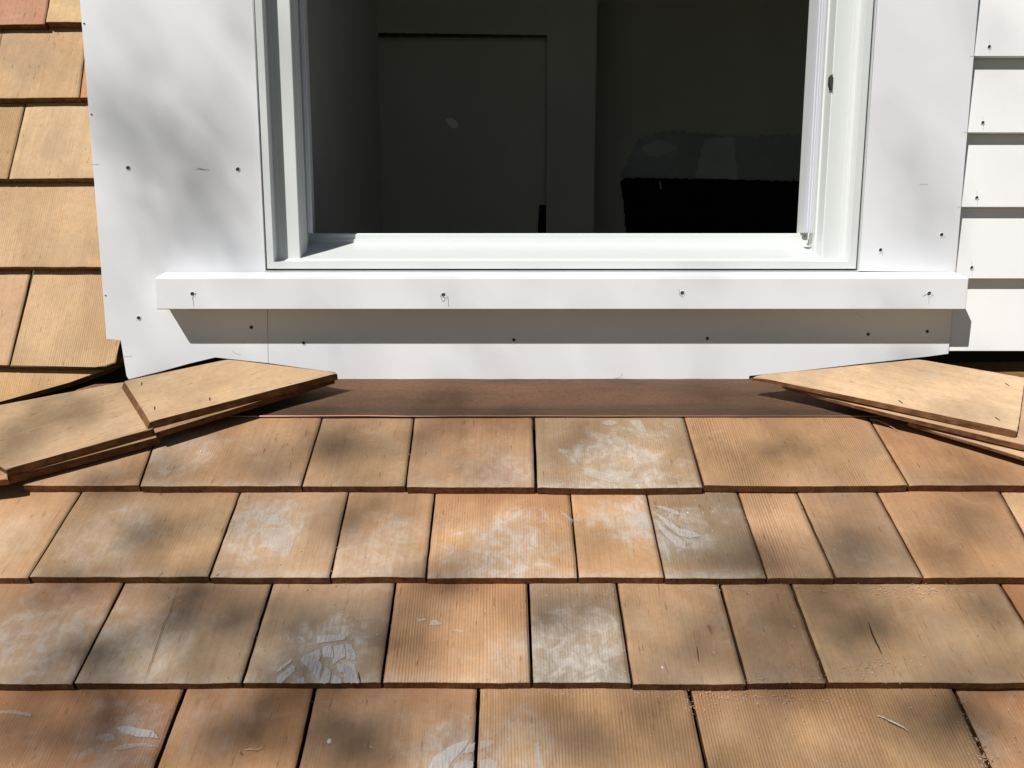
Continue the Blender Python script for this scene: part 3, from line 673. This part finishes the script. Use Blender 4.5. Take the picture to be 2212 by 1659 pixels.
# sloping bottom member
zf = W(0, 557.8, YST).z; zk = W(0, 525.8, 1.518).z
z1 = W(0, 516.2, 1.519).z; z2 = W(0, 506.2, 1.522).z; z3 = W(0, 504.0, 1.525).z
sec = [(1.436, iz-.02), (1.403, iz-.0006), (1.4145, iz+.0012), (YST-.001, zf-.0006), (YST+.0006, zf), (1.470, zf+(zk-zf)*.50), (1.512, zk-.0008), (1.518, zk+.0006), (1.519, z1-.0004),
       (1.5215, z1), (1.522, z2), (1.5245, z2+.0004), (1.525, z3), (1.590, z3+.0005), (1.590, iz-.02)]
obj('frame_ledge', prism_x(sec, ix0-.004, ix1+.004), M_VINYL, win)
# shadowed side return behind the stops
for sgn, sx in ((1, sx0), (-1, sx1)):
    a, b = sorted((sx-sgn*.012, sx-sgn*.030)); obj('jamb_liner', box(a, b, 1.50, 1.59, -.05, ZTOP), M_VINYL, win)
# head member (above the picture) closes the window
obj('frame_head', box(ox0, ox1, 1.405, 1.59, ZTOP-.002, ZTOP+.05), M_VINYL, win)
# gray bracket at the lower right corner, black clip on the right jamb
p = W(1738, 510, 1.468); bm = bmesh.new()
v = [(-.0055, .0055), (.0050, .0058), (.0050, -.0062), (.0014, -.0068), (-.0018, -.0045), (-.0022, .0005), (-.0050, .0030)]
a = [bm.verts.new((x, -.001, z)) for x, z in v]; b = [bm.verts.new((x, .008, z)) for x, z in v]; bm.faces.new(a); bm.faces.new(b[::-1])
for i in range(7): bm.faces.new((a[i], b[i], b[(i+1) % 7], a[(i+1) % 7]))
tube(bm, [(-.0015, -.003, .0032), (-.0015, 0, .0032)], .0018, .0018, 10)
obj('bracket', bm, M_METAL, win, p)
p = W(1793.5, 178, 1.4205); bm = bmesh.new()
v = [(.0012, .012), (.0022, .0125), (.0022, -.012), (.0008, -.0105), (-.0018, -.003), (-.0016, .008)]
a = [bm.verts.new((x, -.003, z)) for x, z in v]; b = [bm.verts.new((x, .006, z)) for x, z in v]; bm.faces.new(a); bm.faces.new(b[::-1])
for i in range(6): bm.faces.new((a[i], b[i], b[(i+1) % 6], a[(i+1) % 6]))
obj('clip', bm, M_GASKET, win, p)

# ------------------------------------------------------------------ wall behind the trim and the dark room
M_ROOM = plain('unpainted_room_board', (.355, .325, .28), .9, .25, 3, 0, .1)
M_ROOM2 = plain('unpainted_room_board_side', (.40, .385, .37), .9, .25, 3, 0, .1)
M_ROOMD = plain('room_recess_board', (.37, .34, .285), .9, .2, 3, 0, .1)
M_COMP = plain('joint_compound', (.37, .37, .37), .9, .3, 9, 0, .1)
M_COMPD = plain('joint_compound_damp', (.27, .27, .272), .9, .4, 9, 0, .1)
M_DARK = plain('dark_cavity', (.010, .010, .011), .95, .3, 6, 0, .05)  # near black; stands in for the dark of an unlit hollow
for nm, a in (('sheathing', (-.60, ox0-.001, 1.425, 1.600, -.30, 1.6)), ('sheathing', (ox1+.001, 1.45, 1.425, 1.600, -.16, 1.6)),
              ('sheathing', (ox0-.001, ox1+.001, 1.442, 1.600, -.30, iz-.021)), ('sheathing', (ox0-.001, ox1+.001, 1.425, 1.600, ZTOP+.051, 1.6))):
    obj(nm, box(*a), M_FELT, sh)
room = thing('room_interior', (.2, 2.2, -.8), 'dim unfinished drywall room seen through the open window', 'room')
XL = W(664, 300, 1.60).x-.02
YB = 2.42
xc = W(820, 300, YB).x
obj('side_wall', prism_z([(XL-.03, 1.601), (XL, 1.601), (xc, YB), (xc, YB+.035), (xc-.04, YB+.035)], -1.2, 1.35), M_ROOM2, room)
xr = W(1181, 300, YB).x; xe = W(1285, 300, YB).x; zo = W(1000, 79, YB).z
def at_b(x, y, Y): p = W(x, y, Y); return (p.x, p.z)
# back wall with a recessed opening
obj('back_wall', prism_y([(xc, zo), (xr, zo), (xr, -1.2), (xe, -1.2), (xe, 1.35), (xc, 1.35)], YB, YB+.012), M_ROOM, room)
obj('recess_panel', box(xc-.03, xr+.05, YB+.016, YB+.03, -1.2, zo+.05), M_ROOMD, room)
YB2 = YB+.22
obj('back_wall', box(xe-.03, 1.9, YB2, YB2+.012, -1.2, 1.35), M_ROOMD, room)
obj('wall_corner', box(xe-.012, xe, YB+.0125, YB2, -1.2, 1.35), M_ROOMD, room)
obj('side_wall', box(1.88, 1.90, 1.601, YB2, -1.2, 1.35), M_ROOMD, room)
obj('floor_boards', box(-.9, 1.9, 1.601, YB2+.05, -1.22, -1.2), M_DARK, room)
obj('ceiling_board', box(-.9, 1.9, 1.601, YB2+.05, 1.351, 1.37), M_ROOMD, room)
def jag(pts, amp, seed):                                     # rough hand-spread outline
    out = []
    for k in range(len(pts)):
        (x0, y0), (x1, y1) = pts[k], pts[(k+1) % len(pts)]; m = max(1, int(math.hypot(x1-x0, y1-y0)/7))
        for i in range(m):
            f = i/m; out.append((x0+(x1-x0)*f+amp*mnoise.noise((x0+i*.7, y0, seed)), y0+(y1-y0)*f+amp*mnoise.noise((x0, y0+i*.7, seed+5))))
    return out
def patch(name, pix, Y, th_, mat, amp, seed, label=None):
    pts = [at_b(x, y, Y) for x, y in jag(pix, amp, seed)]
    o = obj(name, prism_y(pts, Y-th_, Y-.0003), mat, room)
    if label: o['label'] = label
patch('compound_patch', [(1340, 380), (1380, 300), (1450, 282), (1560, 292), (1600, 296), (1740, 290), (1745, 388), (1345, 385)], YB2, .003, M_COMPD, 9, 1)
patch('compound_patch', [(1385, 318), (1420, 300), (1462, 316), (1440, 335), (1400, 338)], YB2, .0045, M_COMP, 6, 2)
patch('compound_patch', [(1520, 300), (1585, 296), (1592, 388), (1500, 384), (1512, 340)], YB2, .0045, M_COMP, 6, 3, 'paler swipe of compound')
patch('dark_opening', [(1340, 392), (1352, 384), (1560, 388), (1735, 392), (1900, 394), (1900, 720), (1350, 720), (1352, 500), (1346, 430)], YB2, .006, M_DARK, 3, 4, 'black opening low on the back wall')  # flat plate on the wall; its colour carries the dark of an opening
patch('dark_notch', [(1165, 443), (1179, 443), (1179, 640), (1160, 640), (1162, 490)], YB+.015, .004, M_DARK, .5, 5)
patch('compound_patch', [(1423, 392), (1426, 392), (1430, 408), (1427, 409)], YB2-.007, .001, M_COMP, .6, 6)
M_LIGHTSPOT = plain('white_filler_dab', (.62, .56, .50), .9, .3, 30, 0, .1)  # pale colour stands in for a spot of light on the panel
patch('filler_dab', [(962, 258), (975, 254), (988, 262), (990, 276), (978, 278), (968, 268)], YB+.015, .001, M_LIGHTSPOT, 3, 7, 'pale dab of filler')
M_LINE = plain('board_joint_dark', (.04, .036, .028), .9, .3, 9, 0, .1)
patch('joint_line', [(817, 71), (1181, 76), (1181, 82), (817, 80)], YB, .001, M_LINE, 1.0, 8)

# ------------------------------------------------------------------ loose bits on the roof
def roof_pt(x, y, up=0.0):
    r = 0
    for k, (Pr, yb, ytop, th_, B_) in enumerate(rows):
        if y <= yb: r = k; break
    else: r = len(rows)-1
    return onplane(x, y, rows[r][0], TH, up)
M_SHAVE = plain('pale_wood_shaving', (.78, .72, .60), .7, .1, 60); M_SHAVE2 = plain('pink_wood_sliver', (.62, .40, .26), .7, .2, 60)
M_DUST = plain('sawdust_flakes', (.66, .52, .38), .8, .5, 200); M_CHIP = plain('white_pvc_chip', (.68, .67, .65), .6, .1, 60)
def shaving(pts, r, mat, name, label, cat):
    q = [roof_pt(x, y, .0012+h) for x, y, h in pts]; bm = bmesh.new(); o0 = q[0]
    tube(bm, [p-o0 for p in q], r, r*.6, 6); tag(obj(name, bm, mat, None, o0, smooth=True), label, cat)
shaving([(1897, 1546.5, 0), (1908, 1549, .002), (1920, 1555, .004), (1935, 1562, .004), (1950, 1570, .002), (1963, 1580, 0)], .0010, M_SHAVE, 'wood_curl', 'long white wood curl lying on the lowest shingle row at right', 'wood shaving')
shaving([(1880, 906, .001), (1895, 908, .002), (1915, 916, .003), (1941, 931, .001)], .0007, M_SHAVE2, 'wood_sliver', 'thin reddish wood sliver on the top shingle row near the right cap', 'wood shaving')
shaving([(518, 1623, 0), (520, 1628, .002), (524, 1631, 0)], .0006, M_CHIP, 'plastic_curl', 'tiny white curl on the lower left shingle near its chalk smear', 'plastic shaving')
shaving([(528, 1621, 0), (540, 1618, .002), (552, 1620, .003), (566, 1616, .001), (572, 1610, 0)], .0005, M_SHAVE, 'wood_curl', 'fine pale squiggle of shaving on the lower left shingle', 'wood shaving')
def chip(x, y, s, label):
    p = roof_pt(x, y, s*.3); bm = bmesh.new(); bmesh.ops.create_icosphere(bm, subdivisions=2, radius=s)
    for v in bm.verts: v.co *= 1+.35*mnoise.noise(v.co*400+Vector((x, y, 0))); v.co.z *= .5
    tag(obj('plastic_chip', bm, M_CHIP, None, p, (TH, 0, 0)), label, 'plastic chip')
chip(712, 1601, .0027, 'white crumb lying on the bottom row, left of the centre joint')
chip(1431, 1442, .0017, 'small white crumb on the third row, right of the chalky grey shingle')
chip(1485.7/1, 1107, .0012, 'tiny white crumb on the second shingle row, centre right')
chip(434, 970+5, .0014, 'white crumb on the top left shingle beside the cap boards')
bm = bmesh.new(); n_ = 0
def fleck(x, y):
    p = roof_pt(x, y, .0006); s = random.uniform(.00025, .0009)*(1.7 if random.random() < .06 else 1)
    a = random.uniform(0, math.pi); u = Vector((math.cos(a), math.sin(a)*math.cos(TH), math.sin(a)*math.sin(TH)))
    vv = NF.cross(u); l = s*random.uniform(1, 2.6)
    b = [bm.verts.new(p+q) for q in (-u*l, vv*s*.6+NF*s*.4, u*l, -vv*s*.6, NF*s*.9)]
    for f in ((0, 1, 4), (1, 2, 4), (2, 3, 4), (3, 0, 4)): bm.faces.new([b[i] for i in f])
def gauss(cx, cy, sx, sy, n):
    for _ in range(n): fleck(random.gauss(cx, sx), min(1655, max(905, random.gauss(cy, sy))))
for _ in range(900): fleck(random.uniform(0, 2212), random.uniform(1075, 1655))
for _ in range(260): fleck(random.uniform(700, 1900), random.uniform(905, 1045))
for c in ((1780, 1275, 70, 8, 130), (1990, 1275, 70, 9, 200), (1560, 1273, 60, 6, 70), (1750, 1440, 50, 16, 70), (1870, 1450, 22, 12, 80), (1910, 1445, 25, 15, 50),
          (1650, 1468, 60, 6, 60), (1740, 1470, 30, 6, 40), (1500, 1500, 160, 7, 160), (1700, 1505, 90, 10, 130), (1500, 1530, 60, 18, 80),
          (2092, 1560, 12, 18, 45), (2110, 1600, 12, 16, 60), (2125, 1635, 12, 14, 70), (2080, 1530, 10, 14, 30), (1330, 1275, 90, 6, 90), (1180, 1495, 60, 5, 60), (1500, 1100, 200, 20, 60)):
    gauss(*c)
for _ in range(120):
    x = random.uniform(620, 1780); y = random.uniform(828, 890); p = onplane(x, y, PCAP, TH, .0008); s = random.uniform(.0003, .0007)
    b = [bm.verts.new(p+q) for q in (Vector((-s, 0, 0)), Vector((s, 0, 0)), Vector((0, s, s*.5)), NF*s)]
    for f in ((0, 1, 3), (1, 2, 3), (2, 0, 3)): bm.faces.new([b[i] for i in f])
tag(obj('sawdust', bm, M_DUST), 'fine pale sawdust scattered over the shingles and copper', 'sawdust', None, 'stuff')

# ------------------------------------------------------------------ ground and the tree that dapples the light
t = NT('lawn_ground'); raw, v = t.obj_coord(); c = t.mix(t.ramp(t.noise(v, .6, 6), .35, .65), (.05, .075, .03), (.10, .10, .055)); GM = t.fin(c, .95, 0, .2)
bm = bmesh.new(); vs = [bm.verts.new(p) for p in ((-150, -150, -4.5), (150, -150, -4.5), (150, 150, -4.5), (-150, 150, -4.5))]; bm.faces.new(vs)
tag(obj('ground', bm, GM), 'green and tan lawn far below the roof', 'ground', None, 'structure')
M_BARK = plain('tree_bark', (.10, .075, .05), .95, .5, 8); 
t = NT('tree_leaf'); raw, v = t.obj_coord(); GL = t.mix(t.ramp(t.noise(v, 3, 3), .35, .65), (.045, .085, .022), (.09, .12, .035)); M_LEAF = t.fin(GL, .6, 0, .3)
tree = thing('shade_tree', (-5.4, -7.2, -4.5), 'leafy tree standing behind the viewer, its leaves dappling the roof with shade', 'tree')
DIST = 8.0; C0 = Vector((0, 1.3, -.1)); CC = C0+SUN*DIST
bmt = bmesh.new(); base = Vector((-5.4, -7.2, -4.5)); fork = Vector((-5.0, -6.6, 1.6))
tube(bmt, [base, base.lerp(fork, .3)+Vector((.08, .05, 0)), base.lerp(fork, .65), fork], .30, .19, 12)
twigroots = []
for k in range(9):
    a = k*2.4; e = CC+Vector((math.cos(a)*2.1, math.sin(a)*1.6, .4+.9*math.sin(k*1.7)))
    m = fork.lerp(e, .5)+Vector((.2*math.cos(k), .2*math.sin(k), .5))
    far = min(((q-C0)-SUN*(q-C0).dot(SUN)).length for q in [fork.lerp(m, i/8) for i in range(9)]+[m.lerp(e, i/8) for i in range(9)])
    if far < 1.45: continue
    tube(bmt, [fork, m, e], .10, .018, 8); twigroots.append(e)
obj('trunk', bmt, M_BARK, tree, smooth=True)
bml = bmesh.new()
e1 = SUN.orthogonal().normalized(); e2 = SUN.cross(e1)
def leaf(p, r, nrm, asp=1.0, ang=0.0):
    a = nrm.orthogonal().normalized(); b = nrm.cross(a)
    a, b = a*math.cos(ang)+b*math.sin(ang), b*math.cos(ang)-a*math.sin(ang)
    vs = [bml.verts.new(p+a*(math.cos(q)*r*asp)+b*(math.sin(q)*r/asp)+nrm*(.12*r*math.cos(2*q))) for q in [2*math.pi*i/7 for i in range(7)]]
    bml.faces.new(vs)
# general crown, leaving the opening through which the sun reaches the wall
cnt = 0
while cnt < 9000:
    d = Vector((random.gauss(0, 1), random.gauss(0, 1), random.gauss(0, 1))).normalized()*random.uniform(.3, 1)**.5
    p = CC+Vector((d.x*3.4, d.y*3.0, d.z*2.6)); q = p-C0; off = (q-SUN*q.dot(SUN)).length
    if off < 1.45 or mnoise.noise(p*1.3) < -.12: continue
    leaf(p, random.uniform(.05, .09), Vector((random.gauss(0, 1), random.gauss(0, 1), random.gauss(.6, 1))).normalized(), random.uniform(1, 1.4)); cnt += 1
# sprays hanging in the opening: (pixel x, y, depth or None for the roof, leaf radius m)
YV = YT
SPR = [  # left board
 (280,125,.022),(296,200,.020),(290,260,.026),(300,330,.022),(335,390,.020),(372,440,.024),(395,480,.017),(418,280,.030),(440,320,.034),(470,360,.028),(503,395,.024),(535,430,.020),
 (500,30,.026),(520,90,.018),(215,235,.020),(250,290,.018),(210,160,.014),(318,510,.026),(495,500,.026),(350,110,.012),(460,470,.013),(330,560,.014),(240,560,.016),(250,660,.016),(330,700,.012),(470,760,.018),
 # apron and sill
 (560,640,.022),(640,640,.018),(760,642,.016),(960,640,.020),(1180,645,.015),(1520,640,.024),(1580,640,.016),(1740,640,.014),(700,790,.020),(790,780,.022),(1060,785,.024),(1180,790,.018),(1330,790,.018),(1480,780,.014),
 # right board and siding
 (1941,315,.020),(1965,360,.022),(1985,400,.024),(2020,440,.024),(1970,500,.020),(2010,530,.017),(2045,470,.014),(2150,60,.022),(2190,90,.018),(2130,30,.018),(2170,230,.012),(2200,400,.013),(1930,120,.013),(2040,150,.012),(2150,540,.012)]
def spray(P_, r, dist):
    n_ = 4 if r > .02 else 3
    for k in range(n_):
        j = e1*random.gauss(0, r*1.15)+e2*random.gauss(0, r*1.15); D_ = dist+random.uniform(-1.2, 1.4)
        leaf(P_+j+SUN*D_, r*(1.04/n_**.5)*random.uniform(.8, 1.15), SUN, random.uniform(1.0, 1.5), random.uniform(0, 3))
for x, y, r in SPR:
    P_ = W(x, y, YV); spray(P_, r*(.92 if x < 560 else (.62 if x > 1890 else .66)), 9.5)
SPR2 = [(333,1173,.034),(300,1150,.022),(350,1205,.024),(410,1306,.030),(367,1360,.034),(350,1330,.020),(180,1466,.034),(250,1470,.022),(130,1490,.020),(650,1363,.030),(636,1400,.026),(670,1345,.018),(100,1646,.038),(150,1625,.024),
 (383,1616,.034),(370,1590,.020),(610,1523,.026),(640,1560,.018),(700,1583,.026),(690,1610,.018),(870,1530,.032),(850,1570,.032),(830,1610,.034),(810,1650,.028),(160,1560,.024),(230,1530,.020),
 (740,965,.030),(760,1000,.026),(730,1030,.028),(970,905,.028),(1010,915,.022),(1000,1010,.020),(1100,930,.014),(690,960,.022),(560,1000,.020),(480,960,.018),(420,1030,.020),(240,1020,.016),(1240,1000,.020),(1654,925,.030),(1690,940,.022),(1600,990,.018),(1840,960,.020),(1800,1030,.020),
 (2050,940,.016),(2080,1000,.022),(2150,1030,.018),(1585,1183,.030),(1560,1140,.026),(1630,1220,.024),(1818,1173,.030),(1830,1215,.026),(1850,1120,.016),(2060,1180,.022),(2100,1210,.018),(1950,1190,.016),
 (1808,1293,.034),(1835,1310,.024),(1690,1330,.026),(1660,1400,.024),(1640,1440,.022),(1590,1360,.024),(1570,1300,.020),(2170,1330,.024),(2190,1400,.026),(2150,1440,.018),(1500,1440,.016),(1460,1350,.016),
 (2075,1570,.036),(2040,1590,.028),(2100,1610,.028),(1858,1516,.030),(1840,1540,.022),(1530,1560,.030),(1540,1600,.028),(1570,1640,.022),(1180,1580,.020),(1240,1610,.020),(1400,1560,.016),(960,1560,.018),(1900,1630,.020),
 (760,1130,.024),(740,1180,.022),(830,1090,.016),(900,1150,.014),(60,1330,.014),(540,1180,.018),(500,1120,.014),(870,1400,.016),(800,1330,.018),(1200,1300,.026),(1240,1320,.022),(1290,1300,.020),
 (140,935,.034),(175,925,.030),(110,940,.026),(60,900,.024),(200,880,.014),(330,850,.018),(380,830,.014),(420,860,.012),(1990,800,.020),(1960,815,.018),(2060,840,.016),(2150,820,.010),(900,860,.020),(1000,870,.024),(1250,860,.014),(1500,870,.020),(1650,860,.020),(780,880,.016)]
for x, y, r in SPR2:
    spray(roof_pt(x, y), r*(1.34 if x < 720 and y > 1100 else 1.06), 8.2)
for _ in range(150):                                          # thin scatter of small leaves over the roof
    x, y = random.uniform(0, 2212), random.uniform(905, 1655)
    if mnoise.noise((x*.004, y*.006, 3)) < .02: continue
    leaf(roof_pt(x, y)+SUN*random.uniform(8, 11), random.uniform(.016, .026), SUN, 1.3, random.uniform(0, 3))
obj('crown', bml, M_LEAF, tree)
# unseen trees added behind the viewer to block sky light and deepen shade
LB = ['rounded tree in the yard behind the viewer, right of centre', 'tall tree in the yard at the far right behind the viewer', 'broad tree in the yard at the left of the house', 'bushy tree straight behind the viewer']
for (tx, ty, hh, rr), lb_ in zip(((3.5, -9.5, 8.2, 3.4), (9.5, -5.0, 8.6, 3.6), (-10.5, -2.5, 7.6, 3.2), (-1.0, -12.5, 8.8, 3.8)), LB):
    yt = thing('yard_tree', (tx, ty, -4.5), lb_, 'tree', 'trees round the yard')
    b1 = bmesh.new(); tube(b1, [(0, 0, 0), (.1, .05, hh*.3), (0, .1, hh*.55)], .26, .15, 10)
    for k in range(6): a = k*1.05; tube(b1, [(0, .1, hh*.45), (math.cos(a)*rr*.35, math.sin(a)*rr*.35, hh*.66), (math.cos(a)*rr*.7, math.sin(a)*rr*.7, hh*.8)], .09, .02, 6)
    obj('trunk', b1, M_BARK, yt, (tx, ty, -4.5), smooth=True)
    bml = bmesh.new(); c2 = Vector((0, 0, hh*.68)); n2_ = 0
    while n2_ < 2600:
        d = Vector((random.gauss(0, 1), random.gauss(0, 1), random.gauss(0, 1))).normalized()*random.uniform(.35, 1)**.45
        p = c2+Vector((d.x*rr, d.y*rr, d.z*rr*.8))
        if mnoise.noise(p*.9+Vector((tx, 0, 0))) < -.2: continue
        leaf(p, random.uniform(.10, .18), Vector((random.gauss(0, 1), random.gauss(0, 1), random.gauss(.5, 1))).normalized(), random.uniform(1, 1.4)); n2_ += 1
    obj('crown', bml, M_LEAF, yt, (tx, ty, -4.5))
